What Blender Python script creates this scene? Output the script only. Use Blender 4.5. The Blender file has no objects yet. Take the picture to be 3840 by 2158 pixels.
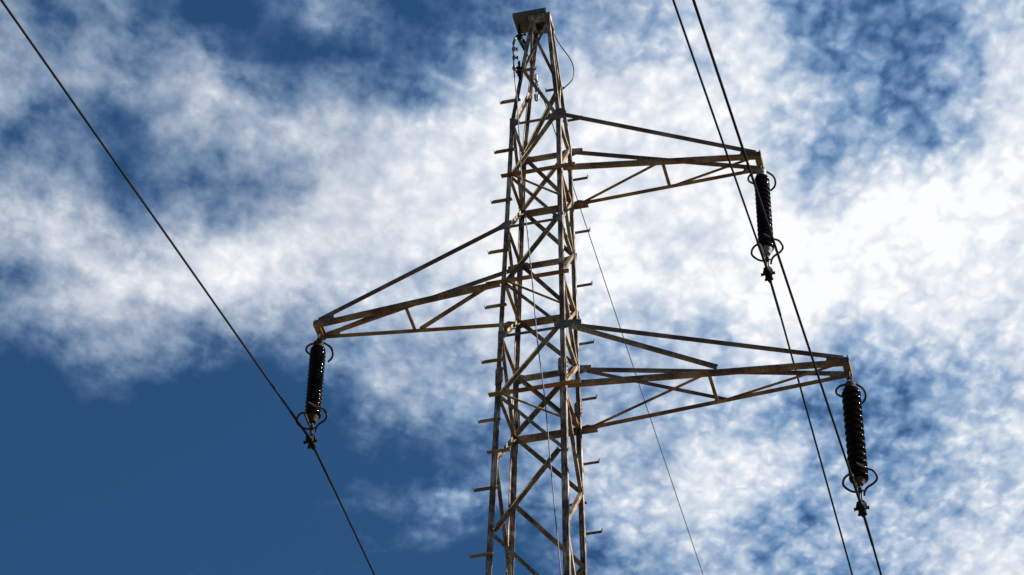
import bpy, bmesh, math, random
from mathutils import Vector, Matrix
random.seed(11)
S = bpy.context.scene
COL = S.collection
V = Vector

# ------------------------------------------------------------------ camera
BASE = 8.0                                   # height of the ground at the pylon foot
cam_d = bpy.data.cameras.new('camera'); cam = bpy.data.objects.new('camera', cam_d); COL.objects.link(cam)
cr, cu, cf = V((0.96958877, 0.24440034, 0.01288745)), V((0.15848872, -0.66714051, 0.72787696)), V((-0.18649111, 0.70369881, 0.68558664))
m = Matrix.Identity(4)
for i in range(3):
    m[i][0], m[i][1], m[i][2] = cr[i], cu[i], -cf[i]
m.translation = V((8.83566857, -35.25750514, 1.6))
cam.matrix_world = m
cam_d.sensor_width = 36.0; cam_d.lens = 36.0 * 10599.8 / 3840
cam_d.clip_start = 0.1; cam_d.clip_end = 5000
S.camera = cam

# ------------------------------------------------------------------ light
SUN_EL, SUN_AZ = math.radians(37), math.radians(76)         # azimuth from +Y towards +X
sun_dir = V((math.sin(SUN_AZ) * math.cos(SUN_EL), math.cos(SUN_AZ) * math.cos(SUN_EL), math.sin(SUN_EL)))
sd = bpy.data.lights.new('sun', 'SUN'); sd.energy = 5.0; sd.angle = math.radians(0.5); sd.color = (1.0, 0.93, 0.83)
sun = bpy.data.objects.new('sun', sd); COL.objects.link(sun)
sun.rotation_euler = sun_dir.to_track_quat('Z', 'Y').to_euler(); sun.location = (60, 30, 80)
S.view_settings.view_transform = 'Standard'; S.view_settings.look = 'None'
S.view_settings.exposure = 1.3; S.view_settings.gamma = 1.0; S.view_settings.use_curve_mapping = False

# ------------------------------------------------------------------ node helper
class NT:
    def __init__(s, tree): s.t = tree; s.n = tree.nodes; s.l = tree.links
    def add(s, kind, **kw):
        n = s.n.new(kind)
        for k, v in kw.items():
            if k == 'ins':
                for kk, vv in v.items():
                    if hasattr(vv, 'is_output'): s.l.new(vv, n.inputs[kk])
                    else: n.inputs[kk].default_value = vv
            else: setattr(n, k, v)
        return n
    def math(s, op, a, b=0.0, c=None, clamp=False):
        d = {0: a, 1: b}
        if c is not None: d[2] = c
        return s.add('ShaderNodeMath', operation=op, use_clamp=clamp, ins=d).outputs[0]
    def mixf(s, f, a, b):
        return s.add('ShaderNodeMix', data_type='FLOAT', ins={0: f, 2: a, 3: b}).outputs[0]
    def mixc(s, f, a, b, mode='MIX'):
        n = s.add('ShaderNodeMix', data_type='RGBA', blend_type=mode, ins={0: f})
        for i, v in ((6, a), (7, b)):
            if hasattr(v, 'is_output'): s.l.new(v, n.inputs[i])
            else: n.inputs[i].default_value = (*v, 1)
        return n.outputs[2]
    def smooth(s, x, a, b, lo=0.0, hi=1.0, kind='SMOOTHSTEP'):
        return s.add('ShaderNodeMapRange', interpolation_type=kind, clamp=True, ins={0: x, 1: a, 2: b, 3: lo, 4: hi}).outputs[0]
    def noise(s, vec, scale, detail=4.0, rough=0.55, lac=2.0, dist=0.0, dims='3D'):
        return s.add('ShaderNodeTexNoise', noise_dimensions=dims, ins={'Vector': vec, 'Scale': scale, 'Detail': detail, 'Roughness': rough, 'Lacunarity': lac, 'Distortion': dist}).outputs[0]

# ------------------------------------------------------------------ sky with a sheet of altocumulus
# cover of the cloud sheet in per cent, on a grid laid out in the plane of the cloud sheet
COVER = '''35 35 35 35 34 33 35 25 5 5 23 45 31 16 20 30 37 50 55 65 72 77 39 34 29 27 55 70 70 70 70 70
35 35 35 35 33 34 35 24 8 6 22 37 26 19 22 37 41 53 55 61 71 82 43 34 28 25 55 72 73 73 73 73
45 45 45 45 43 45 37 41 45 20 10 11 16 23 30 60 56 69 68 68 75 81 59 43 38 29 63 82 85 85 86 86
48 48 47 46 46 47 45 58 78 57 38 47 43 35 51 74 68 83 87 88 87 80 77 55 52 31 49 82 86 86 86 86
26 26 26 26 31 33 20 51 56 59 65 74 70 75 85 85 77 86 90 85 92 88 69 58 44 50 40 79 85 85 85 85
31 32 32 32 41 31 16 37 34 51 61 77 77 84 89 92 83 90 93 88 93 94 74 48 53 76 76 90 93 93 93 93
42 43 43 44 47 35 17 25 34 41 58 82 85 86 88 95 88 92 95 95 95 95 87 69 80 92 97 99 99 99 99 99
60 60 60 60 61 46 21 36 49 53 72 80 84 87 88 95 90 92 93 92 95 97 94 94 94 99 100 100 100 100 100 100
59 58 57 59 73 63 40 60 76 77 81 80 79 81 87 93 90 92 90 90 93 96 94 97 95 98 100 100 97 97 97 96
31 30 30 36 64 83 70 74 78 80 72 77 73 72 82 88 87 84 85 88 90 90 90 91 86 93 95 92 87 86 86 85
48 48 48 54 70 79 65 61 61 61 50 64 71 68 74 80 77 72 72 77 83 77 82 82 76 83 84 83 78 78 77 77
27 26 26 34 51 54 59 48 39 36 35 46 55 55 58 64 69 66 61 63 69 63 75 73 68 65 67 73 71 69 69 69
9 8 8 15 31 42 38 30 14 14 26 50 51 53 52 55 60 55 57 65 73 74 73 68 53 40 47 59 63 61 61 61
1 1 1 4 13 22 15 9 3 3 8 27 50 58 55 51 52 47 52 56 66 59 61 41 35 33 40 53 56 66 67 67
0 0 0 0 3 6 2 0 0 0 1 14 35 39 35 34 47 50 60 62 68 64 64 54 34 43 40 54 70 78 79 79
0 0 0 0 0 0 0 0 0 0 1 7 14 16 18 26 42 52 62 66 67 67 73 75 43 47 41 49 65 72 73 72
0 0 0 0 0 0 0 0 0 0 0 0 0 4 17 30 41 53 61 67 68 69 76 72 44 51 46 54 60 67 70 70
0 0 0 0 0 0 0 0 0 0 0 0 2 11 33 39 44 58 60 66 72 75 72 52 35 54 52 63 65 66 72 72
0 0 0 0 0 0 0 0 0 0 0 2 7 9 12 14 24 36 53 64 75 73 58 33 29 47 55 66 75 76 76 76
0 0 0 0 0 0 0 0 0 1 3 6 8 6 4 6 14 24 39 50 59 62 61 52 41 47 54 64 75 83 83 83
0 0 0 0 0 0 0 0 0 2 7 9 6 3 2 4 9 20 31 41 50 55 63 60 49 46 54 63 74 85 85 85
0 0 0 0 0 0 0 0 0 2 7 9 6 3 2 4 9 19 30 41 50 54 63 60 51 45 53 62 72 83 85 85'''
def build_world():
    w = bpy.data.worlds.new('World'); S.world = w; w.use_nodes = True
    N = NT(w.node_tree); N.n.clear()
    out = N.add('ShaderNodeOutputWorld'); bg = N.add('ShaderNodeBackground'); N.l.new(bg.outputs[0], out.inputs[0])
    sky = N.add('ShaderNodeTexSky', sky_type='NISHITA', sun_disc=False, sun_elevation=SUN_EL, sun_rotation=SUN_AZ)
    tc = N.add('ShaderNodeTexCoord').outputs['Generated']
    sep = N.add('ShaderNodeSeparateXYZ', ins={0: tc}); x, y, z = sep.outputs
    zz = N.math('MAXIMUM', z, 0.06)
    px, py = N.math('DIVIDE', x, zz), N.math('DIVIDE', y, zz)          # direction carried up to the cloud sheet
    a, b = 0.96663115, 0.25617226
    q1 = N.math('ADD', N.math('MULTIPLY', px, a), N.math('MULTIPLY', py, b))
    q2 = N.math('SUBTRACT', N.math('MULTIPLY', py, a), N.math('MULTIPLY', px, b))
    q = N.add('ShaderNodeCombineXYZ', ins={0: q1, 1: q2}).outputs[0]
    # ragged edges: the map is read at a point pushed about by noise
    wn = N.add('ShaderNodeTexNoise', noise_dimensions='2D', ins={'Vector': q, 'Scale': 26.0, 'Detail': 4.0, 'Roughness': 0.6})
    ws = N.add('ShaderNodeSeparateColor', ins={0: wn.outputs['Color']})
    u = N.math('ADD', q1, N.math('MULTIPLY', N.math('SUBTRACT', ws.outputs[0], 0.5), 0.022))
    v = N.math('ADD', q2, N.math('MULTIPLY', N.math('SUBTRACT', ws.outputs[1], 0.5), 0.030))
    U = N.smooth(u, -0.31, 0.31, kind='LINEAR')
    rows = [[int(t) / 100 for t in r.split()] for r in COVER.split('\n')]
    dy = (1.32 - 0.86) / (len(rows) - 1); acc = None
    for j, r in enumerate(rows):
        rp = N.add('ShaderNodeValToRGB', ins={0: U}); cr_ = rp.color_ramp; cr_.interpolation = 'EASE'
        while len(cr_.elements) < len(r): cr_.elements.new(0.5)
        for i, e in enumerate(cr_.elements): e.position = i / (len(r) - 1)
        for i, e in enumerate(cr_.elements): e.color = (r[i], r[i], r[i], 1)
        if acc is None: acc = rp.outputs[0]
        else: acc = N.mixf(N.smooth(v, 0.86 + (j - 1) * dy, 0.86 + j * dy, kind='LINEAR'), acc, rp.outputs[0])
    # the rest of the sky: looser cloud away from this patch
    far = N.math('MAXIMUM', N.smooth(N.math('ABSOLUTE', q1), 0.31, 0.80), N.smooth(N.math('ABSOLUTE', N.math('SUBTRACT', q2, 1.09)), 0.24, 0.62))
    loose = N.smooth(N.noise(q, 1.6, 3.0, dims='2D'), 0.46, 0.74, 0.0, 0.36)
    cov = N.mixf(far, acc, loose)
    cov = N.math('ADD', 0.5, N.math('MULTIPLY', N.math('SUBTRACT', cov, 0.47), 1.24))
    cov = N.math('MINIMUM', cov, 1.02)
    # puffs
    q_s = N.add('ShaderNodeMapping', ins={'Vector': q, 'Rotation': (0, 0, math.radians(-24)), 'Scale': (1.0, 0.80, 1.0)}).outputs[0]
    wv = N.add('ShaderNodeTexNoise', noise_dimensions='2D', ins={'Vector': q_s, 'Scale': 70.0, 'Detail': 3.0, 'Roughness': 0.55})
    wv = N.add('ShaderNodeVectorMath', operation='SUBTRACT', ins={0: wv.outputs['Color'], 1: (0.5, 0.5, 0.5)}).outputs[0]
    wv = N.add('ShaderNodeVectorMath', operation='SCALE', ins={0: wv, 'Scale': 0.012}).outputs[0]
    q_w = N.add('ShaderNodeVectorMath', operation='ADD', ins={0: q_s, 1: wv}).outputs[0]
    vor = lambda sc: N.add('ShaderNodeTexVoronoi', voronoi_dimensions='2D', feature='SMOOTH_F1', ins={'Vector': q_w, 'Scale': sc, 'Smoothness': 0.6, 'Randomness': 1.0}).outputs['Distance']
    n1 = N.noise(q_w, 27.0, 5.0, 0.52, 2.1, 0.0, dims='2D')
    n2 = N.noise(q_s, 150.0, 2.0, 0.5, 2.1, 0.0, dims='2D')
    n3 = N.noise(q_s, 15.0, 3.0, 0.5, dims='2D')
    # the sheet breaks into crisp puffs towards one side and stays smooth and wispy on the other
    crisp = N.smooth(N.math('ADD', q1, N.math('MULTIPLY', N.math('SUBTRACT', n3, 0.5), 0.25)), -0.20, 0.16, 0.0, 1.0)
    n4 = N.noise(q_s, 68.0, 5.0, 0.56, 2.1, 0.0, dims='2D')
    cells = N.math('MULTIPLY', N.math('SUBTRACT', 0.42, vor(62.0)), N.mixf(crisp, 0.12, 0.36))
    cells = N.math('ADD', cells, N.math('MULTIPLY', N.math('SUBTRACT', 0.42, vor(125.0)), N.mixf(crisp, 0.10, 0.36)))
    cells = N.math('ADD', cells, N.math('MULTIPLY', N.math('SUBTRACT', 0.42, vor(215.0)), N.mixf(crisp, 0.03, 0.12)))
    puff = N.math('ADD', cells, N.math('MULTIPLY', N.math('SUBTRACT', n1, 0.5), N.mixf(crisp, 0.50, 0.40)))
    puff = N.math('ADD', puff, N.math('MULTIPLY', N.math('SUBTRACT', n4, 0.5), N.mixf(crisp, 0.60, 0.52)))
    puff = N.math('ADD', puff, N.math('MULTIPLY', N.math('SUBTRACT', n2, 0.5), N.mixf(crisp, 0.10, 0.24)))
    puff = N.math('ADD', puff, N.math('MULTIPLY', N.math('SUBTRACT', n3, 0.5), 0.40))
    cov = N.math('ADD', cov, N.smooth(N.noise(q_w, 9.0, 5.0, 0.6, dims='2D'), 0.50, 0.72, 0.0, 0.22))
    amp = N.smooth(cov, -0.02, 0.36, 0.18, 1.0, kind='LINEAR')
    amp = N.math('MULTIPLY', amp, N.smooth(cov, 0.70, 1.0, 1.0, 0.52, kind='LINEAR'))
    d = N.math('ADD', cov, N.math('MULTIPLY', puff, amp))
    dens = N.math('POWER', N.smooth(d, 0.06, 1.14, kind='LINEAR'), 1.08)
    blue = N.mixc(1.0, sky.outputs[0], SKY_TINT, 'MULTIPLY')
    def tone(stops):
        rp = N.add('ShaderNodeValToRGB', ins={0: dens}); e = rp.color_ramp.elements
        while len(e) < len(stops): e.new(0.5)
        for k, (p_, c_) in enumerate(stops): e[k].position = p_
        for k, (p_, c_) in enumerate(stops): e[k].color = (*c_, 1)
        return rp.outputs[0]
    fine_ = tone(((0.12, (0.066, 0.148, 0.320)), (0.34, (0.18, 0.31, 0.52)), (0.58, (0.40, 0.51, 0.68)), (0.80, (0.68, 0.745, 0.84)), (1.0, (0.98, 0.985, 1.0))))
    soft_ = tone(((0.12, (0.058, 0.125, 0.265)), (0.34, (0.185, 0.27, 0.41)), (0.58, (0.38, 0.45, 0.57)), (0.80, (0.64, 0.69, 0.77)), (1.0, (0.97, 0.975, 0.99))))
    veil = N.mixc(1.0, N.mixc(crisp, soft_, fine_), (8.12, 8.12, 8.12), 'MULTIPLY')
    col = N.mixc(N.smooth(dens, 0.0, 0.12, kind='LINEAR'), blue, veil)
    N.l.new(col, bg.inputs[0]); bg.inputs[1].default_value = 0.05
SKY_TINT = (0.194, 0.426, 0.605)
build_world()

# ------------------------------------------------------------------ materials
def mat(name):
    m_ = bpy.data.materials.new(name); m_.use_nodes = True
    N = NT(m_.node_tree); bs = N.n['Principled BSDF']
    return m_, N, bs
def steel(name, dark, mid, pale, rust, rust_amt, pale_amt, run=0.4):
    m_, N, bs = mat(name)
    co = N.add('ShaderNodeTexCoord').outputs['Object']
    rnd = N.add('ShaderNodeObjectInfo').outputs['Random']
    off = N.add('ShaderNodeCombineXYZ', ins={0: N.math('MULTIPLY', rnd, 37.0), 1: N.math('MULTIPLY', rnd, 91.0), 2: N.math('MULTIPLY', rnd, 53.0)}).outputs[0]
    p = N.add('ShaderNodeVectorMath', operation='ADD', ins={0: co, 1: off}).outputs[0]
    st = N.add('ShaderNodeMapping', ins={'Vector': p, 'Scale': (1.0, 1.0, run)}).outputs[0]
    big = N.noise(p, 2.2, 5.0, 0.6)
    streak = N.noise(st, 46.0, 5.0, 0.65)
    fine = N.noise(p, 60.0, 3.0, 0.6)
    bal = N.math('ADD', N.math('MULTIPLY', big, 0.55), N.math('ADD', N.math('MULTIPLY', streak, 0.35), N.math('MULTIPLY', fine, 0.10)))
    c = N.mixc(N.smooth(bal, 0.43, 0.56), dark, mid)
    c = N.mixc(N.math('MULTIPLY', N.smooth(N.math('ADD', N.math('MULTIPLY', streak, 0.6), N.math('MULTIPLY', big, 0.4)), 0.50, 0.62), pale_amt), c, pale)
    rn = N.math('ADD', N.math('MULTIPLY', N.noise(p, 3.1, 4.0, 0.6), 0.65), N.math('MULTIPLY', N.noise(st, 30.0, 4.0, 0.6), 0.35))
    c = N.mixc(N.math('MULTIPLY', N.smooth(rn, 0.62 - 0.2 * rust_amt, 0.72 - 0.2 * rust_amt), 0.9), c, rust)
    N.l.new(c, bs.inputs['Base Color'])
    bs.inputs['Roughness'].default_value = 0.72; bs.inputs['Specular IOR Level'].default_value = 0.15
    bp = N.add('ShaderNodeBump', ins={'Height': N.math('ADD', streak, fine), 'Strength': 0.25, 'Distance': 0.004})
    N.l.new(bp.outputs[0], bs.inputs['Normal'])
    return m_
M_LEG = steel('weathered_steel', (0.062, 0.042, 0.037), (0.18, 0.148, 0.126), (0.58, 0.50, 0.43), (0.20, 0.085, 0.04), 0.25, 0.7, 0.10)
M_BRACE = steel('weathered_brace_steel', (0.085, 0.060, 0.046), (0.22, 0.18, 0.115), (0.50, 0.44, 0.34), (0.24, 0.10, 0.035), 0.4, 0.5)
M_ARM = steel('rusty_arm_steel', (0.085, 0.052, 0.040), (0.24, 0.165, 0.085), (0.42, 0.36, 0.27), (0.27, 0.112, 0.036), 0.5, 0.35)
M_TIE = steel('weathered_tie_steel', (0.070, 0.044, 0.038), (0.13, 0.10, 0.085), (0.34, 0.31, 0.28), (0.20, 0.085, 0.04), 0.25, 0.5, 1.0)
M_PLATE = steel('grey_plate_steel', (0.09, 0.075, 0.065), (0.20, 0.185, 0.165), (0.38, 0.36, 0.33), (0.22, 0.10, 0.045), 0.2, 0.5)
M_CAP = steel('grey_painted_steel', (0.085, 0.088, 0.082), (0.12, 0.12, 0.105), (0.2, 0.19, 0.17), (0.14, 0.08, 0.03), 0.1, 0.25)
def simple(name, col, rough, metal=0.0, spec=0.5, var=0.25, scale=30.0):
    m_, N, bs = mat(name)
    co = N.add('ShaderNodeTexCoord').outputs['Object']
    n = N.noise(co, scale, 4.0, 0.6)
    c = N.mixc(N.smooth(n, 0.3, 0.7), tuple(v * (1 - var) for v in col), tuple(min(1, v * (1 + var)) for v in col))
    N.l.new(c, bs.inputs['Base Color']); bs.inputs['Roughness'].default_value = rough
    bs.inputs['Metallic'].default_value = metal; bs.inputs['Specular IOR Level'].default_value = spec
    return m_
M_GLAZE = simple('brown_glazed_porcelain', (0.004, 0.002, 0.0016), 0.07, 0, 0.06, 0.2, 4)
M_GALV = simple('galvanised_cap', (0.17, 0.166, 0.158), 0.55, 0.1, 0.25, 0.3, 40)
M_RUSTCAP = simple('rusty_cap', (0.045, 0.027, 0.016), 0.75, 0, 0.08, 0.4, 30)
M_TANCAP = simple('tan_cap', (0.055, 0.043, 0.031), 0.75, 0, 0.08, 0.3, 30)
M_HORN = simple('horn_steel', (0.045, 0.038, 0.03), 0.65, 0, 0.12, 0.3, 40)
M_CLAMP = simple('dark_clamp_iron', (0.010, 0.008, 0.007), 0.7, 0, 0.08, 0.4, 60)
M_WIRE = simple('weathered_conductor', (0.012, 0.011, 0.011), 0.75, 0, 0.06, 0.3, 20)
M_EARTH = simple('galvanised_earth_wire', (0.10, 0.097, 0.093), 0.6, 0.0, 0.25, 0.2, 30)
M_FIT = simple('galvanised_fitting', (0.16, 0.157, 0.15), 0.42, 0.3, 0.5, 0.4, 50)
M_BLACK = simple('black_jumper_sheath', (0.03, 0.03, 0.03), 0.55, 0, 0.4, 0.2, 30)
M_CONC = simple('concrete', (0.36, 0.34, 0.31), 0.9, 0, 0.2, 0.2, 12)
def ground_mat():
    m_, N, bs = mat('dry_grassland')
    co = N.add('ShaderNodeTexCoord').outputs['Object']
    a_, b_ = N.noise(co, 0.08, 6.0, 0.6), N.noise(co, 1.7, 6.0, 0.65)
    c = N.mixc(N.smooth(b_, 0.35, 0.65), (0.080, 0.060, 0.034), (0.125, 0.098, 0.058))
    c = N.mixc(N.smooth(a_, 0.5, 0.65), c, (0.05, 0.055, 0.025))
    N.l.new(c, bs.inputs['Base Color']); bs.inputs['Roughness'].default_value = 0.95
    bp = N.add('ShaderNodeBump', ins={'Height': b_, 'Strength': 0.8, 'Distance': 0.2}); N.l.new(bp.outputs[0], bs.inputs['Normal'])
    return m_

# ------------------------------------------------------------------ mesh helpers
def tag(o, label=None, cat=None, group=None, kind=None):
    for k, v in (('label', label), ('category', cat), ('group', group), ('kind', kind)):
        if v: o[k] = v
    return o
def empty(name, loc):
    o = bpy.data.objects.new(name, None); o.location = loc; o.empty_display_size = 0.3; COL.objects.link(o); return o
class MB:
    """collects pieces and links them as ONE mesh object; vertices are given in world coordinates"""
    def __init__(s): s.bm = bmesh.new()
    def prism(s, loop_a, loop_b):
        bm = s.bm; a_ = [bm.verts.new(p) for p in loop_a]; b_ = [bm.verts.new(p) for p in loop_b]; n = len(a_)
        bm.faces.new(a_); bm.faces.new(b_[::-1])
        for i in range(n): bm.faces.new((a_[i], b_[i], b_[(i + 1) % n], a_[(i + 1) % n]))
        return s
    def angle(s, A, B, d1, d2, a, b, t=0.009):
        """rolled steel angle: corner line A-B, flange a along d1, flange b along d2"""
        A, B = V(A), V(B); u = (B - A).normalized()
        d1 = V(d1); d1 = (d1 - u * d1.dot(u)).normalized()
        d2 = V(d2); d2 = d2 - u * d2.dot(u); d2 = (d2 - d1 * d2.dot(d1)).normalized()
        pts = ((0, 0), (a, 0), (a, t), (t, t), (t, b), (0, b))
        s.prism([A + d1 * x + d2 * y for x, y in pts], [B + d1 * x + d2 * y for x, y in pts]); return s
    def plate(s, pts, n, t):
        n = V(n).normalized(); s.prism([V(p) for p in pts], [V(p) + n * t for p in pts]); return s
    def box(s, lo, hi):
        x0, y0, z0 = lo; x1, y1, z1 = hi
        s.prism([(x0, y0, z0), (x1, y0, z0), (x1, y1, z0), (x0, y1, z0)], [(x0, y0, z1), (x1, y0, z1), (x1, y1, z1), (x0, y1, z1)]); return s
    def tube(s, pts, r, seg=10, closed=False):
        pts = [V(p) for p in pts]; bm = s.bm; rings = []; ref = None; n = len(pts)
        for i, p in enumerate(pts):
            t = (pts[(i + 1) % n] - pts[i - 1]) if closed else (pts[min(i + 1, n - 1)] - pts[max(i - 1, 0)])
            t.normalize()
            if ref is None: ref = t.orthogonal()
            ref = (ref - t * ref.dot(t)).normalized(); o_ = t.cross(ref)
            rr = r[i] if isinstance(r, (list, tuple)) else r
            rings.append([bm.verts.new(p + (ref * math.cos(k * 2 * math.pi / seg) + o_ * math.sin(k * 2 * math.pi / seg)) * rr) for k in range(seg)])
        for i in range(n if closed else n - 1):
            A_, B_ = rings[i], rings[(i + 1) % n]
            for k in range(seg): bm.faces.new((A_[k], A_[(k + 1) % seg], B_[(k + 1) % seg], B_[k]))
        if not closed: bm.faces.new(rings[0][::-1]); bm.faces.new(rings[-1])
        return s
    def lathe(s, c, prof, seg=40, axis=(0, 0, 1)):
        c = V(c); ax = V(axis).normalized(); e1 = ax.orthogonal().normalized(); e2 = ax.cross(e1); bm = s.bm; rings = []
        for r, h in prof:
            rings.append([bm.verts.new(c + ax * h + (e1 * math.cos(k * 2 * math.pi / seg) + e2 * math.sin(k * 2 * math.pi / seg)) * max(r, 1e-4)) for k in range(seg)])
        for A_, B_ in zip(rings, rings[1:]):
            for k in range(seg): bm.faces.new((A_[k], A_[(k + 1) % seg], B_[(k + 1) % seg], B_[k]))
        bm.faces.new(rings[0][::-1]); bm.faces.new(rings[-1]); return s
    def bolt(s, p, n, r=0.016, h=0.02):
        s.lathe(p, [(r, 0), (r, h)], 6, n); return s
    def build(s, name, material, parent=None, org=(0, 0, 0), smooth=False):
        bmesh.ops.recalc_face_normals(s.bm, faces=s.bm.faces[:])
        me = bpy.data.meshes.new(name); org = V(org)
        for v_ in s.bm.verts: v_.co -= org
        s.bm.to_mesh(me); s.bm.free(); me.materials.append(material)
        if smooth:
            for f in me.polygons: f.use_smooth = True
            if hasattr(me, 'set_sharp_from_angle'): me.set_sharp_from_angle(angle=math.radians(40))
        o = bpy.data.objects.new(name, me); COL.objects.link(o)
        if parent is None: o.location = org
        else: o.parent = parent
        return o
def spline(pts, n=8):
    """Catmull-Rom through pts"""
    P = [V(p) for p in pts]; P = [P[0] * 2 - P[1]] + P + [P[-1] * 2 - P[-2]]; out = []
    for i in range(1, len(P) - 2):
        a_, b_, c_, d_ = P[i - 1:i + 3]
        for k in range(n):
            t = k / n
            out.append(0.5 * ((2 * b_) + (c_ - a_) * t + (2 * a_ - 5 * b_ + 4 * c_ - d_) * t * t + (3 * b_ - a_ - 3 * c_ + d_) * t ** 3))
    return out + [P[-2]]

# ------------------------------------------------------------------ ground
def gz(x, y):
    """hillside: falls away below the photographer, eases off beyond the pylon"""
    if y < 0: z = BASE + 8.0 / 35.26 * y
    else: z = BASE + 8.0 / 35.26 * y * math.exp(-y / 60) + 0.02 * y
    z = max(z, -34 + 0.02 * y)
    f_ = min(1.0, max(0.0, (math.hypot(x, y + 15) - 30) / 60))
    return z + f_ * (1.6 * math.sin(x * 0.021 + 1) * math.cos(y * 0.017) + 0.7 * math.sin(x * 0.06 + y * 0.045))
bm = bmesh.new(); n = 120; R = 1500.0; g = []
for j in range(n + 1):
    for i in range(n + 1):
        fx, fy = (2 * i / n - 1), (2 * j / n - 1)
        x_, y_ = R * fx * abs(fx) ** 1.4, R * fy * abs(fy) ** 1.4
        g.append(bm.verts.new((x_, y_, gz(x_, y_))))
for j in range(n):
    for i in range(n):
        k = j * (n + 1) + i; bm.faces.new((g[k], g[k + 1], g[k + n + 2], g[k + n + 1]))
me = bpy.data.meshes.new('ground'); bm.to_mesh(me); bm.free(); me.materials.append(ground_mat())
for f in me.polygons: f.use_smooth = True
gr = bpy.data.objects.new('ground', me); COL.objects.link(gr); tag(gr, kind='structure')

# ------------------------------------------------------------------ the pylon
ORG = V((0, 0, BASE))
pylon = empty('lattice_pylon', ORG)
tag(pylon, 'tall weathered steel lattice pylon with three crossarms, flaking paint and rust streaks', 'pylon')
Z = dict(T1=39.67, C1=38.289, T2=36.962, C2=35.595, T3=34.309, C3=32.949, L4=31.522, L5=29.969)
Z['P0'] = 42.80; Z['P2'] = 41.28
def hw(z):                                            # half widths of the body at height z, across and along the line
    if z > 39.67: t = (z - 39.67) / 3.13; return 0.478 - t * 0.288, 0.470 - t * 0.283
    return 0.478 + (39.67 - z) * 0.0199, 0.470 + (39.67 - z) * 0.0190
SG = dict(FL=(-1, -1), FR=(1, -1), BR=(1, 1), BL=(-1, 1))
def node(leg, z):
    if isinstance(z, str): z = Z[z]
    s = SG[leg]; h_ = hw(z); return V((s[0] * h_[0], s[1] * h_[1], z))
FACE = {('FL', 'FR'): V((0, -1, 0)), ('BL', 'BR'): V((0, 1, 0)), ('FL', 'BL'): V((-1, 0, 0)), ('FR', 'BR'): V((1, 0, 0))}
FOOT = BASE - 0.1
def P(mb, name, material, parent=None, **kw): return mb.build(name, material, parent or pylon, ORG, **kw)

for leg, (sx, sy) in SG.items():
    mb = MB()
    for z0, z1, a_ in ((FOOT, 33.36, 0.105), (33.36, 39.67, 0.084), (39.67, 42.80, 0.075)):
        mb.angle(node(leg, z0), node(leg, z1), (-sx, 0, 0), (0, -sy, 0), a_, a_, 0.011)
    P(mb, 'leg', M_LEG)
    fb = MB(); c = node(leg, FOOT); fb.box((c.x - 0.45, c.y - 0.45, BASE - 1.6), (c.x + 0.45, c.y + 0.45, BASE + 0.35)); P(fb, 'footing', M_CONC)

cnt = [0]
def face_of(l1, l2):
    if (l1, l2) in FACE: return FACE[(l1, l2)]
    return FACE[(l2, l1)]
def brace(l1, z1, l2, z2, w=0.062, mode='in_low', name='diagonal_brace', off=None, inset=0.045, over=(0, 0), material=None):
    """a steel angle in one face of the body; mode says where its second flange stands"""
    n_ = face_of(l1, l2); A, B = node(l1, z1), node(l2, z2); e = (V((B.x, B.y, 0)) - V((A.x, A.y, 0))).normalized()
    A = A + e * (inset - over[0]); B = B - e * (inset - over[1])
    cnt[0] += 1
    if off is None: off = 0.013 + 0.0045 * (cnt[0] % 5)
    u = (B - A).normalized(); v_ = n_.cross(u)
    if v_.z < 0: v_ = -v_
    A = A - n_ * off; B = B - n_ * off
    if mode == 'in_low': c_, d1, d2 = -v_ * w / 2, v_, -n_
    elif mode == 'in_high': c_, d1, d2 = v_ * w / 2, -v_, -n_
    elif mode == 'out_high': c_, d1, d2 = v_ * w / 2, -v_, n_
    elif mode == 'out_low': c_, d1, d2 = -v_ * w / 2, v_, n_
    mb = MB().angle(A + c_, B + c_, d1, d2, w, w, 0.008)
    for q_ in (A + u * 0.03, A + u * 0.09, B - u * 0.03, B - u * 0.09): mb.bolt(q_ + n_ * 0.0, n_, 0.013, 0.02)
    return P(mb, name, material or M_BRACE)

# body bracing, panel by panel
F, Bk, Lf, Rt = ('FL', 'FR'), ('BL', 'BR'), ('FL', 'BL'), ('FR', 'BR')
for ch in 'T1', 'T2', 'T3':
    brace('FL', ch, 'FR', ch, 0.060, 'in_high', 'horizontal_brace')
    brace('BL', ch, 'BR', ch, 0.080, 'out_low', 'horizontal_brace', off=-0.004)
    brace('FL', ch, 'BL', ch, 0.060, 'in_low', 'horizontal_brace')
    brace('FR', ch, 'BR', ch, 0.060, 'in_low', 'horizontal_brace')
for ch, side in (('C1', 1), ('C2', -1), ('C3', 1)):
    ov = (0.10, 0.26) if side > 0 else (0.26, 0.10)
    # members carrying a crossarm run past the legs
    o = brace('FL', ch, 'FR', ch, 0.098, 'out_low', 'horizontal_brace', off=-0.003, inset=0.0, over=ov, material=M_ARM)
    o = brace('BL', ch, 'BR', ch, 0.098, 'out_low', 'horizontal_brace', off=-0.003, inset=0.0, over=(0.02, 0.26) if side > 0 else (0.26, 0.02), material=M_ARM)
    brace('FL', ch, 'BL', ch, 0.060, 'in_low', 'horizontal_brace', material=M_ARM)
    brace('FR', ch, 'BR', ch, 0.060, 'in_low', 'horizontal_brace', material=M_ARM)
    # plan brace across the body
    A, B = node('FL', ch) + V((0.05, 0.06, 0.05)), node('BR', ch) + V((-0.05, -0.06, 0.05))
    P(MB().angle(A, B, (0, 0, 1), (1, -1, 0), 0.05, 0.05, 0.007), 'plan_brace', M_BRACE)
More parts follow.
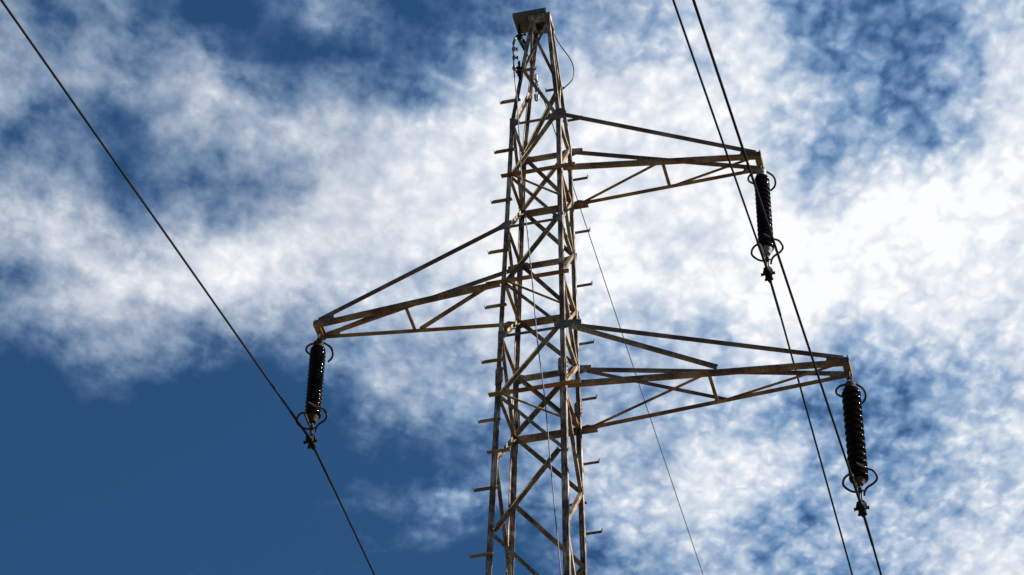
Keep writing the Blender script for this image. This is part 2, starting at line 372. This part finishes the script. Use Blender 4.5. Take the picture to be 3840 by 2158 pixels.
for t, c in (('T1', 'C1'), ('T2', 'C2'), ('T3', 'C3')):
    brace('FR', t, 'FL', c, mode='out_high', inset=0.10); brace('BL', t, 'BR', c, mode='in_high')
    brace('FL', t, 'BL', c); brace('BR', t, 'FR', c, mode='in_high')
brace('BR', 'P2', 'BL', 'T1', 0.07, 'in_high'); brace('BL', 'P2', 'FL', 'T1', mode='in_low')
brace('FL', 'P2', 'FR', 'T1', 0.07, 'in_high'); brace('FR', 42.66, 'FL', 'P2', 0.06, 'in_high'); brace('BL', 42.66, 'BR', 'P2', 0.06)
brace('FR', 42.6, 'BR', 'P2', 0.05); brace('BR', 'P2', 'FR', 'T1', 0.05); brace('FL', 42.6, 'BL', 'P2', 0.05)
brace('BL', 'C1', 'BR', 'T1', mode='in_high'); brace('BL', 'C3', 'BR', 'T3', 0.07, 'in_high')
for c, t in (('C1', 'T2'), ('C2', 'T3'), ('C3', 'L4')):
    brace('FL', c, 'FR', t, mode='in_high'); brace('BL', c, 'BR', t, mode='in_high')
    brace('BL', c, 'FL', t, mode='in_low'); brace('FR', c, 'BR', t, mode='in_low')
    if t != 'L4': brace('BR', c, 'FR', t, mode='in_low')
brace('BL', 'T3', 'BR', 'C3', 0.068)
zs = [Z['L4'], Z['L5'], 28.3, 26.5, 24.6, 22.6, 20.5, 18.2, 15.8, 13.2, 10.5, FOOT + 0.5]
for i, (z0, z1) in enumerate(zip(zs, zs[1:])):
    w_ = 0.066 if i < 3 else 0.075
    a_, b_ = ('FR', 'FL') if i % 2 == 0 else ('FL', 'FR'); brace(a_, z0, b_, z1, w_, 'out_high' if i % 2 == 0 else 'in_high', inset=0.12 if i % 2 == 0 else 0.045)
    a_, b_ = ('BL', 'BR') if i % 2 == 0 else ('BR', 'BL'); brace(a_, z0, b_, z1, w_, 'in_high')
    a_, b_ = ('FL', 'BL') if i % 2 == 0 else ('BL', 'FL'); brace(a_, z0, b_, z1, w_, 'in_low')
    a_, b_ = ('BR', 'FR') if i % 2 == 0 else ('FR', 'BR'); brace(a_, z0, b_, z1, w_, 'in_high')

# gusset plates on the near and far faces
def gusset(leg, ch, shape, y_out=-0.014, t=0.010, material=None):
    sx, sy = SG[leg]; c = node(leg, ch); n_ = V((0, sy, 0))
    pts = [c + V((-sx * px_, 0, pz_)) - n_ * y_out for px_, pz_ in shape]
    mb = MB().plate(pts, n_, t); cx = sum((p for p in pts), V((0, 0, 0))) / len(pts)
    for k in range(5):
        mb.bolt(cx + (pts[k % len(pts)] - cx) * 0.6 + n_ * t, n_, 0.014, 0.014)
    return P(mb, 'gusset_plate', material or M_PLATE)
gusset('FL', 'T1', [(0.0, 0.13), (0.06, 0.13), (0.19, 0.02), (0.17, -0.05), (0.07, -0.14), (0.0, -0.16)])
gusset('FR', 'T1', [(-0.12, 0.06), (-0.02, 0.17), (0.06, 0.17), (0.22, 0.02), (0.22, -0.02), (0.10, -0.13), (-0.12, -0.08)])
gusset('FL', 'T2', [(-0.16, -0.10), (-0.16, -0.02), (0.02, 0.12), (0.14, 0.12), (0.15, 0.04), (0.05, -0.06)])
gusset('FR', 'T2', [(0.0, 0.08), (0.16, 0.09), (0.18, 0.02), (0.10, -0.10), (0.0, -0.10)])
gusset('FL', 'T3', [(0.0, 0.08), (0.17, 0.08), (0.17, 0.0), (0.05, -0.13), (0.0, -0.13)])
gusset('FR', 'T3', [(-0.30, 0.05), (0.02, 0.11), (0.18, 0.09), (0.18, 0.0), (0.04, -0.10), (-0.10, -0.08), (-0.30, -0.035)])
for leg in ('BL', 'BR'):
    for ch in ('T1', 'T2', 'T3'):
        gusset(leg, ch, [(-0.02, 0.10), (0.05, 0.10), (0.22, 0.03), (0.22, -0.05), (0.10, -0.14), (0.0, -0.14)] if (leg == 'BL') == (ch != 'T2') else [(-0.20, 0.05), (0.0, 0.08), (0.16, 0.08), (0.2, 0.0), (0.04, -0.13), (-0.20, -0.06)], y_out=-0.013)
# splice plates where the heavier lower legs begin
for leg, (sx, sy) in SG.items():
    c = node(leg, 33.36); mb = MB(); h_ = 0.19; w_ = 0.125
    loop = lambda x0, x1: [(x0, -h_ + 0.03), (x0 + 0.02, -h_), (x1 - 0.02, -h_), (x1, -h_ + 0.03), (x1, h_ - 0.03), (x1 - 0.02, h_), (x0 + 0.02, h_), (x0, h_ - 0.03)]
    mb.plate([c + V((-sx * (a_ + 0.0), sy * 0.004, b_)) for a_, b_ in loop(0.006, w_)], (0, sy, 0), 0.012)
    mb.plate([c + V((sx * 0.004, -sy * a_, b_)) for a_, b_ in loop(0.006, w_)], (sx, 0, 0), 0.012)
    for k in range(4):
        zz_ = -0.13 + k * 0.087
        mb.bolt(c + V((-sx * 0.07, sy * 0.016, zz_)), (0, sy, 0), 0.016, 0.016); mb.bolt(c + V((sx * 0.016, -sy * 0.07, zz_)), (sx, 0, 0), 0.016, 0.016)
    P(mb, 'splice_plate', M_LEG)

# step rungs: short angles with an upturned lip; one mesh, copied up the legs
mb = MB()
mb.plate([(0.10, -0.045, 0), (-0.24, -0.045, 0), (-0.29, 0.0, 0), (-0.29, 0.035, 0), (0.10, 0.035, 0)], (0, 0, 1), 0.009)
mb.box((-0.286, 0.027, 0.0095), (0.10, 0.035, 0.050))
mb.plate([(-0.29, -0.005, 0.0095), (-0.30, -0.005, 0.075), (-0.30, 0.030, 0.075), (-0.29, 0.030, 0.0095)], (1, 0, 0), 0.008)
mb.bolt((0.03, 0, -0.018), (0, 0, 1), 0.015, 0.018)
rung = mb.build('step_rung', M_BRACE, pylon)
mb = MB()
mb.box((-0.30, -0.030, -0.045), (0.06, -0.022, 0.0)); mb.box((-0.30, -0.0215, -0.009), (0.06, 0.030, 0.0))
mb.plate([(-0.30, -0.030, -0.045), (-0.312, -0.030, 0.045), (-0.30, -0.030, 0.045), (-0.29, -0.030, 0.0)], (0, 1, 0), 0.05)
mb.bolt((0.03, 0, 0.0), (0, 0, 1), 0.015, 0.018)
thin = mb.build('step_rung', M_TIE, pylon)
used = set()
def place_rung(leg, z, out):
    sx, sy = SG[leg]; src = rung if sy < 0 else thin
    if src.name in used: r = src.copy(); COL.objects.link(r); r.parent = pylon
    else: r = src; used.add(src.name)
    r.location = node(leg, z) - ORG + V((-sx * 0.03, sy * 0.05, 0))
    r.scale = (1 if out < 0 else -1, 1, 1)
for z in (40.29, 38.90, 37.59, 36.31, 34.97, 33.68, 32.33, 30.84, 29.46, 28.1, 26.8, 25.5, 24.2): place_rung('FL', z, -1)
for z in (41.16, 31.62): place_rung('FL', z, 1)
for z in (40.49, 38.96, 37.61, 36.29, 34.91, 33.63, 32.21, 30.73, 29.4, 28.1, 26.8, 25.5): place_rung('BR', z, 1)
for z in (41.34, 31.38): place_rung('BR', z, -1)

# peak: square collar and the long cap plate that carries the earth wire
mb = MB(); y0, y1 = -0.20, 0.20
mb.angle((-0.215, y0, 42.79), (0.20, y0, 42.79), (0, 0, 1), (0, 1, 0), 0.145, 0.10, 0.011)
mb.angle((-0.215, y1, 42.79), (0.20, y1, 42.79), (0, 0, 1), (0, -1, 0), 0.145, 0.10, 0.011)
mb.angle((0.203, y0 + 0.002, 42.787), (0.203, y1 - 0.002, 42.787), (0, 0, 1), (-1, 0, 0), 0.146, 0.10, 0.011)
mb.angle((-0.218, y0 + 0.002, 42.787), (-0.218, y1 - 0.002, 42.787), (0, 0, 1), (1, 0, 0), 0.146, 0.10, 0.011)
P(mb, 'peak_collar', M_LEG)
mb = MB()
mb.box((-0.535, y0 - 0.03, 42.942), (0.13, y1 + 0.03, 42.956))
mb.box((-0.535, y0 - 0.03, 42.957), (0.13, y0 - 0.018, 43.05)); mb.box((-0.535, y1 + 0.018, 42.957), (0.13, y1 + 0.03, 43.05))
mb.box((-0.30, -0.05, 42.915), (-0.24, 0.05, 42.941)); mb.lathe((-0.05, 0.02, 42.925), [(0.02, 0), (0.02, 0.016)], 12)
P(mb, 'cap_plate', M_CAP)

# ------------------------------------------------------------------ crossarms
def crossarm(side, ct, tt, X, ztip, strut, label):
    """bottom frame with tip plate is the part; ties, lattice bars and plates are its sub-parts"""
    s = side; nr, fr = ('FR', 'BR') if s > 0 else ('FL', 'BL')
    rn, rf = node(nr, ct), node(fr, ct); tn, tf = V((s * X, -0.18, ztip)), V((s * X, 0.18, ztip))
    rn = rn + V((s * 0.03, -0.016, -0.052)); rf = rf + V((s * 0.03, 0.016, -0.052)); dz = V((0, 0, -0.045))
    mb = MB()
    mb.angle(rn, tn + dz, (0, 0, 1), (0, 1, 0), 0.085, 0.080, 0.008)
    mb.angle(rf, tf + dz, (0, 0, 1), (0, -1, 0), 0.085, 0.080, 0.008)
    # tip: cross channel with end lugs
    mb.angle((s * X, -0.215, ztip - 0.062), (s * X, 0.215, ztip - 0.062), (0, 0, 1), (-s, 0, 0), 0.125, 0.11, 0.012)
    mb.box((min(s * X, s * (X - 0.13)), -0.20, ztip + 0.045), (max(s * X, s * (X - 0.13)) - 0.002, 0.20, ztip + 0.055))
    mb.tube([(s * (X - 0.02), -0.17, ztip + 0.05), (s * (X - 0.02), -0.17, ztip + 0.13)], 0.011, 8)
    for k in range(2): mb.bolt(rn + V((s * (0.12 + 0.1 * k), -0.001, 0.045)), (0, -1, 0), 0.016, 0.016)
    arm = mb.build('crossarm', M_ARM, pylon, ORG); arm['label'] = label
    def Q(mb_, name, material): return mb_.build(name, material, arm, ORG)
    for sy, leg, tip in ((-1, nr, tn), (1, fr, tf)):
        A = node(leg, tt) + V((s * 0.06, sy * 0.030, -0.03)); B = tip + V((s * -0.10, sy * 0.024, 0.050))
        if sy < 0: tb = MB().angle(A, B, (0, 0, 1), (0, 1, 0), 0.060, 0.050, 0.008)
        else: tb = MB().angle(A, B, (0, 0, 1), (0, 1, 0), 0.062, 0.052, 0.008)
        Q(tb, 'tie_bar', M_TIE)
        pl = MB().plate([tip + V((s * a_, sy * 0.004, b_)) for a_, b_ in ((0.0, -0.03), (0.0, 0.062), (-0.14, 0.105), (-0.36, 0.150), (-0.385, 0.05), (-0.36, -0.02))], (0, sy, 0), 0.010)
        for k in range(4): pl.bolt(tip + V((s * (-0.07 - 0.085 * k), sy * 0.014, 0.03 + 0.02 * k)), (0, sy, 0), 0.015, 0.014)
        Q(pl, 'tip_plate', M_PLATE)
    L = lambda a_, b_, t: a_.lerp(b_, t)
    bn, bf = rn, rf; en, ef = tn + dz, tf + dz
    up = V((0, 0, 0.011))
    mid_n, mid_f = L(bn, en, 0.505) + up, L(bf, ef, 0.505) + up
    def lat(A, B, w, h_=0.0, d2=None):
        A = A + V((0, 0, h_)); B = B + V((0, 0, h_)); u = (B - A).normalized(); sd_ = u.cross(V((0, 0, 1)))
        c_ = -sd_ * w / 2
        Q(MB().angle(A + c_, B + c_, sd_, (0, 0, 1), w, w * 0.9, 0.007), 'lattice_bar', M_ARM)
    lat(mid_n + V((0, 0.01, 0)), mid_f + V((0, -0.01, 0)), 0.060, 0.004)
    if s > 0:
        lat(rf + up + V((0.16, -0.06, 0)), mid_n + V((-0.12, 0.04, 0)), 0.055)
        lat(mid_f + V((0.14, -0.045, 0)), L(bn, en, 0.955) + up + V((0, 0.05, 0)), 0.055, 0.009)
    else:
        lat(rn + up + V((-0.22, 0.05, 0)), mid_f + V((0.10, -0.04, 0)), 0.058)
        lat(mid_n + V((-0.14, 0.045, 0)), L(bf, ef, 0.955) + up + V((0, -0.05, 0)), 0.055, 0.009)
    # root plate lying under the far corner
    rp = MB().plate([rf + V((s * a_, b_, 0.012)) for a_, b_ in ((0.0, -0.10), (0.0, 0.012), (0.26, 0.012), (0.20, -0.085), (0.09, -0.13))], (0, 0, 1), 0.009)
    rp.bolt(rf + V((s * 0.08, -0.03, -0.006)), (0, 0, 1), 0.014, 0.016); rp.bolt(rf + V((s * 0.17, -0.03, -0.006)), (0, 0, 1), 0.014, 0.016)
    Q(rp, 'root_plate', M_ARM)
    if strut:
        for sy, leg, mid in ((-1, nr, mid_n), (1, fr, mid_f)):
            A = node(leg, tt) + V((s * 0.12, sy * 0.044, -0.10)); B = mid + V((s * 0.14, sy * 0.012, 0.085 if sy < 0 else 0.03))
            Q(MB().angle(A, B, (0, 0, 1), (0, -sy, 0), 0.070, 0.060, 0.008), 'strut_bar', M_TIE if sy > 0 else M_BRACE)
    return arm
crossarm(1, 'C1', 'T1', 4.10, 38.05, False, 'topmost crossarm, reaching out to the right')
crossarm(-1, 'C2', 'T2', 4.11, 35.675, False, 'only crossarm on the left side of the pylon')
crossarm(1, 'C3', 'T3', 5.33, 32.855, True, 'lowest and longest crossarm, with extra struts')

# ------------------------------------------------------------------ insulators
def iv(dx, v):                                      # horn points: sideways, and along the slanting plane the horns lie in
    return V((dx * 1.22, 0.78 * v, -0.71 * v))
def insulator(x, ztip, z_cap, z_top, z_bot, z_cap2, z_clamp, r_shed, r_core, sheds, capm, label, lip):
    root = empty('insulator_string', (x, 0, ztip))
    tag(root, label, 'insulator', 'brown insulators hanging from the crossarm tips'); O = V((x, 0, ztip))
    def Q(mb_, name, material, parent=None, smooth=True): return mb_.build(name, material, parent or root, O, smooth=smooth)
    # hanger: eye bolt and shackle
    mb = MB(); mb.tube([(x, 0, ztip + 0.03), (x, 0, ztip - 0.10)], 0.014, 8); mb.lathe((x, 0, ztip - 0.085), [(0.03, 0), (0.03, 0.02)], 6)
    zc = ztip - 0.135; mb.tube([(x, 0.04 * math.cos(t), zc + 0.045 * math.sin(t)) for t in [k * math.pi / 8 for k in range(16)]], 0.014, 8, True)
    zl = (zc - 0.03 + z_cap) / 2; hl = max(0.04, (zc - z_cap) / 2 + 0.01)
    mb.tube([(x + 0.032 * math.cos(t), 0, zl + hl * math.sin(t)) for t in [k * math.pi / 8 for k in range(16)]], 0.014, 8, True)
    Q(mb, 'shackle', M_HORN)
    h = z_cap - z_top
    mb = MB(); mb.lathe((x, 0, z_top), [(0.098, -0.02), (0.098, 0.012), (0.090, 0.02), (0.088, h * 0.55), (0.094, h * 0.6), (0.092, h * 0.92), (0.07, h), (0.03, h + 0.012), (0.022, h + 0.05)])
    Q(mb, 'end_cap', capm)
    prof = []; pitch = (z_top - z_bot) / sheds; rc = r_core; r = r_shed
    for k in range(sheds):                           # from the bottom up
        b_ = k * pitch
        if lip: prof += [(rc, b_ + 0.02 * pitch), (r * 0.965, b_ + 0.10 * pitch), (r, b_ + 0.18 * pitch), (r * 0.985, b_ + 0.30 * pitch), (r * 0.93, b_ + 0.42 * pitch), (rc * 1.05, b_ + 0.80 * pitch), (rc, b_ + 0.93 * pitch)]
        else: prof += [(rc, b_ + 0.02 * pitch), (r * 0.93, b_ + 0.10 * pitch), (r * 0.985, b_ + 0.22 * pitch), (r, b_ + 0.36 * pitch), (r * 0.98, b_ + 0.50 * pitch), (r * 0.92, b_ + 0.64 * pitch), (rc * 1.03, b_ + 0.86 * pitch), (rc, b_ + 0.95 * pitch)]
    prof.append((rc, z_top - z_bot))
    Q(MB().lathe((x, 0, z_bot), prof, 48), 'porcelain_body', M_GLAZE)
    h2 = z_bot - z_cap2
    mb = MB(); mb.lathe((x, 0, z_cap2), [(0.02, -0.03), (0.026, 0.0), (0.066, 0.006), (0.076, 0.03), (0.080, h2 * 0.45), (0.098, h2 * 0.62), (0.104, h2 * 0.96), (0.100, h2 + 0.02)])
    Q(mb, 'end_cap', capm)
    # arcing horns: a pair above, a pair below
    zt = z_cap + 0.02
    for pts in ([(0.01, 0), (0.05, 0.01), (0.11, 0.06), (0.165, 0.13), (0.180, 0.22), (0.155, 0.30), (0.085, 0.36)],
                [(-0.01, 0), (-0.06, 0.015), (-0.13, 0.02), (-0.19, 0.06), (-0.205, 0.115), (-0.175, 0.165), (-0.11, 0.205)]):
        Q(MB().tube(spline([V((x, 0, zt)) + iv(*p) for p in pts]), 0.0195, 10), 'arcing_horn', M_HORN)
    zb = z_cap2 - 0.10
    for pts in ([(0.045, 0.10), (0.055, 0.045), (0.10, -0.02), (0.19, -0.07), (0.245, -0.13), (0.240, -0.20), (0.20, -0.27), (0.11, -0.32), (0.01, -0.41)],
                [(-0.02, 0.03), (-0.10, 0.01), (-0.17, -0.05), (-0.205, -0.12), (-0.18, -0.20), (-0.12, -0.25), (-0.07, -0.24), (-0.055, -0.16), (-0.03, -0.03)]):
        Q(MB().tube(spline([V((x, 0, zb)) + iv(*p) for p in pts]), 0.0195, 10), 'arcing_horn', M_HORN)
    # link, clevis and the boat-shaped clamp that grips the conductor
    mb = MB(); zm = z_clamp + 0.17
    mb.tube([(x, 0, z_cap2 + 0.0), (x, 0, z_cap2 - 0.10)], 0.024, 10); mb.box((x - 0.032, -0.028, z_cap2 - 0.15), (x + 0.032, 0.028, z_cap2 - 0.075))
    mb.tube([(x - 0.012, 0, z_cap2 - 0.12), (x - 0.02, -0.004, zm)], 0.013, 8); mb.tube([(x + 0.02, 0, z_cap2 - 0.12), (x + 0.014, 0.004, zm)], 0.013, 8)
    mb.tube([(x - 0.05, 0, z_cap2 - 0.125), (x + 0.06, 0, z_cap2 - 0.125)], 0.014, 8)
    Q(mb, 'link_fitting', M_HORN)
    mb = MB(); zc = z_clamp
    mb.tube([(x + 0.075 * math.cos(t), 0, zc + 0.02 + 0.12 * math.sin(t)) for t in [k * math.pi / 10 for k in range(11)]], 0.015, 8)   # yoke
    mb.tube([(x - 0.075, 0, zc + 0.03), (x - 0.075, 0, zc - 0.04)], 0.017, 8); mb.tube([(x + 0.075, 0, zc + 0.03), (x + 0.075, 0, zc - 0.04)], 0.017, 8)
    mb.tube([(x, -0.20, zc - 0.055), (x, -0.13, zc - 0.025), (x, 0, zc - 0.008), (x, 0.13, zc - 0.02), (x, 0.20, zc - 0.025)], [0.026, 0.05, 0.062, 0.05, 0.030], 12)
    mb.tube([(x - 0.115, 0, zc - 0.02), (x + 0.115, 0, zc - 0.02)], 0.020, 8)
    for sx in (-1, 1):
        for yy in (-0.075, 0.075):
            mb.tube([(x + sx * 0.052, yy, zc - 0.085), (x + sx * 0.052, yy, zc + 0.06)], 0.013, 8); mb.lathe((x + sx * 0.052, yy, zc - 0.095), [(0.026, 0), (0.026, 0.026)], 6)
        mb.lathe((x + sx * 0.100, 0, zc - 0.02), [(0.033, 0), (0.033, 0.022)], 6, (sx, 0, 0))
    mb.box((x - 0.06, -0.09, zc + 0.018), (x + 0.06, 0.09, zc + 0.045))
    Q(mb, 'suspension_clamp', M_CLAMP, smooth=False)
    return root
insulator(4.06, 38.00, 37.80, 37.63, 35.87, 35.74, 35.30, 0.138, 0.120, 16, M_GALV, 'dark brown insulator with pale grey end caps below the topmost crossarm', False)
insulator(-4.055, 35.63, 35.37, 35.20, 33.65, 33.50, 33.09, 0.146, 0.134, 17, M_RUSTCAP, 'dark brown thin-ribbed insulator with rusty caps below the left crossarm', True)
insulator(5.295, 32.80, 32.50, 32.35, 30.45, 30.35, 29.89, 0.160, 0.134, 14, M_TANCAP, 'long brown insulator with fat round ribs and tan cap below the lowest crossarm', False)

# ------------------------------------------------------------------ conductors and earth wire
def conductor(x, zc, s_near, far_pts, label, r=0.018):
    pts = []
    y = -150.0
    while y < -0.25:
        pts.append((x, y, zc - 0.012 + s_near * y + 0.0007 * max(0, -y - 15) ** 2)); y += 10 if y < -30 else 2
    pts += [(x, -0.2, zc - 0.05), (x, -0.1, zc - 0.022), (x, 0, zc - 0.01), (x, 0.1, zc - 0.018), (x, 0.2, zc - 0.02)]
    pts += [(x, a_, b_) for a_, b_ in far_pts]
    mb = MB().tube(pts, r, 8)
    mb.tube([(x, -1.1, zc - 0.012 - s_near * 1.1), (x, -0.2, zc - 0.052)], r * 1.28, 8)
    mb.tube([(x, 0.2, zc - 0.02)] + [(x, a_, b_) for a_, b_ in far_pts if a_ < 1.3], r * 1.28, 8)
    o = mb.build('conductor', M_WIRE, None, (x, 0, zc), smooth=True)
    tag(o, label, 'power line', 'conductors hung below the insulators')
def farline(z0, s, c=0.0006):
    return [(y, z0 + s * y + c * max(0, y - 10) ** 2) for y in (1.2, 2.5, 5, 8, 12, 20, 40, 70, 100, 140)]
conductor(4.065, 35.31, 0.2613, farline(35.34, 0.0350), 'black conductor wire clamped below the insulator of the topmost right crossarm')
conductor(-4.05, 33.10, 0.2463, farline(33.10, 0.0055), 'single black conductor wire crossing the blue sky at the left')
conductor(5.30, 29.90, 0.2452, farline(29.91, 0.105), 'rightmost black conductor wire, clamped below the lowest crossarm insulator')

ew = spline([(0.562, -0.74, 28.877), (0.412, -0.74, 30.85), (0.284, -0.74, 32.585), (0.152, -0.74, 33.864), (0.058, -0.74, 35.185), (-0.071, -0.74, 36.761), (-0.17, -0.74, 37.888),
    (-0.296, -0.64, 39.923), (-0.345, -0.58, 40.396), (-0.391, -0.5, 40.796), (-0.436, -0.42, 41.242), (-0.482, -0.3, 41.736), (-0.517, -0.2, 42.105), (-0.514, -0.12, 42.392),
    (-0.480, -0.06, 42.546), (-0.44, -0.02, 42.545), (-0.385, 0.1, 42.42), (-0.42, 0.57, 42.66), (-0.44, 1.35, 42.74), (-0.44, 2.5, 42.90), (-0.44, 5.1, 42.90), (-0.44, 9.0, 42.94), (-0.44, 13.0, 42.97), (-0.44, 18.1, 43.06)], 6)
low = spline([(1.9, -0.86, gz(1.9, -0.86) - 0.05), (1.35, -0.84, 16.5), (0.9, -0.78, 23.5), (0.562, -0.74, 28.877)], 6)[:-1]
o = MB().tube(low + ew + [V((-0.44, 40, 43.6)), V((-0.44, 80, 45.4)), V((-0.44, 140, 50.5))], 0.0095, 8).build('earth_wire', M_EARTH, None, (-0.43, 0, 42.5), smooth=True)
tag(o, 'thin galvanised wire bent over at the peak and led down the pylon front', 'wire')
o = MB().tube([p for p in ew if p.z > 40.9 and p.y < 0.05], 0.013, 10).tube([p for p in ew if p.z > 42.2 and p.y < 0.05], 0.026, 10).tube([p for p in ew if 0.3 < p.y < 1.6], 0.015, 10).build('armour_rod', M_GALV, o, (-0.43, 0, 42.5), smooth=True)

# fitting that hangs the earth wire under the cap plate
root = empty('earth_wire_hanger', (-0.455, 0, 42.94))
tag(root, 'dark hanging clamp and shackle below the left end of the cap plate', 'clamp'); O = V((-0.455, 0, 42.94)); x = -0.455
mb = MB(); mb.tube([(x, -0.03, 42.96), (x, -0.03, 42.80), (x, 0.0, 42.775), (x, 0.03, 42.80), (x, 0.03, 42.96)], 0.013, 8)
ring = lambda cx, cy, cz, a_, b_, ax: [(cx + (a_ * math.cos(t) if ax == 'x' else 0), cy + (a_ * math.cos(t) if ax == 'y' else 0), cz + b_ * math.sin(t)) for t in [k * math.pi / 8 for k in range(16)]]
mb.tube(ring(x + 0.01, 0, 42.745, 0.034, 0.055, 'x'), 0.012, 8, True); mb.build('shackle', M_CLAMP, root, O, smooth=True)
mb = MB(); mb.tube(ring(x + 0.012, 0, 42.665, 0.03, 0.045, 'y'), 0.013, 8, True)
mb.tube([(-0.47, -0.10, 42.53), (-0.445, -0.03, 42.565), (-0.40, 0.08, 42.50), (-0.375, 0.17, 42.36)], [0.025, 0.058, 0.062, 0.028], 12)
mb.box((-0.455, -0.035, 42.585), (-0.405, 0.035, 42.635)); mb.tube([(-0.44, 0, 42.625), (-0.335, 0, 42.64)], 0.018, 8); mb.lathe((-0.345, 0, 42.638), [(0.035, 0), (0.035, 0.025)], 6, (1, 0, 0.15))
mb.build('clamp_body', M_CLAMP, root, O, smooth=True)
mb = MB().tube([(-0.40, 0.06, 42.46), (-0.365, 0.09, 42.44), (-0.345, 0.14, 42.36)], [0.03, 0.04, 0.028], 12); mb.build('keeper', M_FIT, root, O, smooth=True)

# small fittings clipped to the wire and the pylon
def fitting(name, loc, label, cat, group, parts):
    r = empty(name, loc); tag(r, label, cat, group)
    for pn, m_, fn in parts:
        mb_ = MB(); fn(mb_); mb_.build(pn, m_, r, (0, 0, 0), smooth=True)
    return r
def damper(loc, label, axis):
    """two bell weights on a bent messenger with a clamp between"""
    ax = V(axis).normalized()
    r = empty('vibration_damper', loc); tag(r, label, 'damper', 'dampers on the earth wire'); L_ = 0.15
    d = V((0, 0, -0.05))
    mb_ = MB(); mb_.box((-0.018, -0.022, -0.06), (0.018, 0.022, 0.022)); mb_.lathe((0.018, 0, -0.02), [(0.018, 0), (0.018, 0.02)], 6, (1, 0, 0)); mb_.build('clip', M_FIT, r)
    mb_ = MB(); mb_.tube([ax * -L_ + d * 1.5, d, ax * L_ + d * 1.5], 0.007, 6); mb_.build('messenger_rod', M_FIT, r, smooth=True)
    for s in (-1, 1):
        mb_ = MB(); mb_.lathe(ax * (s * 0.06) + d * 1.3, [(0.014, 0), (0.036, 0.02), (0.040, 0.07), (0.040, 0.115), (0.030, 0.135), (0.012, 0.145)], 16, ax * s); mb_.build('weight', M_FIT, r, smooth=True)
    return r
damper((-0.44, 1.33, 42.735), 'grey damper with two bell weights on the wire behind the pylon peak', (0.0, 0.35, -1.0))
def ball(loc, label, flip, s=1.0):
    r = empty('wire_clip', loc); tag(r, label, 'clip', 'clips holding the earth wire near the peak')
    mb_ = MB(); mb_.lathe((0, 0, -0.055 * s), [(0.016, 0), (0.032 * s, 0.015 * s), (0.040 * s, 0.05 * s), (0.034 * s, 0.085 * s), (0.016, 0.11 * s)], 14, (0.1, -0.2, 1)); mb_.build('grip', M_FIT, r, smooth=True)
    mb_ = MB(); mb_.tube([(0, 0, 0), (0.06 * flip, 0.02, 0.01)], 0.016, 8); mb_.tube([(0.062 * flip, 0.02, 0.045), (0.066 * flip, 0.02, -0.04)], [0.02, 0.013], 8); mb_.build('bolt', M_CLAMP, r, smooth=True)
    return r
ball((-0.504, -0.21, 42.02), 'uppermost round grey clip on the earth wire, left of the peak', 1)
ball((-0.470, -0.31, 41.66), 'round grey clip halfway down the bent earth wire, second below the cap plate', 1, 0.9)
ball((-0.432, -0.42, 41.24), 'grey clip level with the right-pointing step rung, tying the wire to the leg', 1)
r = empty('leg_clamp', (-0.345, -0.39, 41.25)); tag(r, 'dark upright clamp bolted to the front left leg beside the wire clips', 'clamp')
mb = MB(); mb.tube([(0.0, 0, 0.19), (0.0, 0, 0.13), (0.01, 0, 0.04)], [0.022, 0.026, 0.02], 10); mb.tube([(-0.03, 0, 0.0), (0.06, 0.02, 0.02)], 0.024, 10); mb.build('clamp_body', M_CLAMP, r, smooth=True)
mb = MB(); mb.tube([(0.01, 0, -0.04), (0.015, 0, -0.18), (0.02, 0.0, -0.30)], [0.026, 0.03, 0.022], 10); mb.tube([(-0.02, 0, -0.21), (-0.022, 0, -0.10)], 0.012, 8); mb.build('clamp_tail', M_CLAMP, r, smooth=True)
r = empty('wire_thimble', (-0.44, 1.37, 42.28)); tag(r, 'grey U-shaped thimble hanging inside the peak below the damper', 'thimble')
mb = MB(); mb.tube([(-0.033, 0, 0.12), (-0.030, 0, 0.0), (-0.02, 0, -0.05), (0, 0, -0.065), (0.02, 0, -0.05), (0.030, 0, 0.0), (0.033, 0, 0.12)], [0.02, 0.017, 0.017, 0.017, 0.017, 0.017, 0.02], 10); mb.build('loop', M_FIT, r, smooth=True)
mb = MB(); mb.tube([(0, 0, 0.36), (0.0, 0, 0.0)], 0.008, 8); mb.build('hanging_rod', M_FIT, r, smooth=True)
r = empty('wire_bracket', (-0.44, 2.40, 42.86)); tag(r, 'small black bracket on the far wire, seen above the topmost front horizontal bar', 'bracket')
mb = MB(); mb.tube([(0.0, -0.02, 0.10), (0, 0, 0.0), (0, 0.0, -0.09)], [0.015, 0.045, 0.03], 10); mb.tube([(-0.035, 0, -0.02), (-0.035, 0, -0.11)], 0.013, 8); mb.tube([(0.035, 0, -0.02), (0.035, 0, -0.11)], 0.013, 8); mb.build('bracket_body', M_CLAMP, r, smooth=True)

lp = spline([(0.185, 0.19, 42.80), (0.20, 0.2, 42.69), (0.32, 0.2, 42.362), (0.517, 0.2, 41.913), (0.582, 0.2, 41.613), (0.555, 0.2, 41.341), (0.42, 0.2, 41.17), (0.31, 0.22, 41.09)], 8)
o = MB().tube(lp, 0.0115, 10).build('jumper_cable', M_BLACK, None, (0.2, 0.2, 42.7), smooth=True)
tag(o, 'slack black jumper cable bowing out right of the pylon peak', 'cable')
MB().tube(lp[:9], 0.022, 10).build('cable_lug', M_GALV, o, (0.2, 0.2, 42.7), smooth=True)
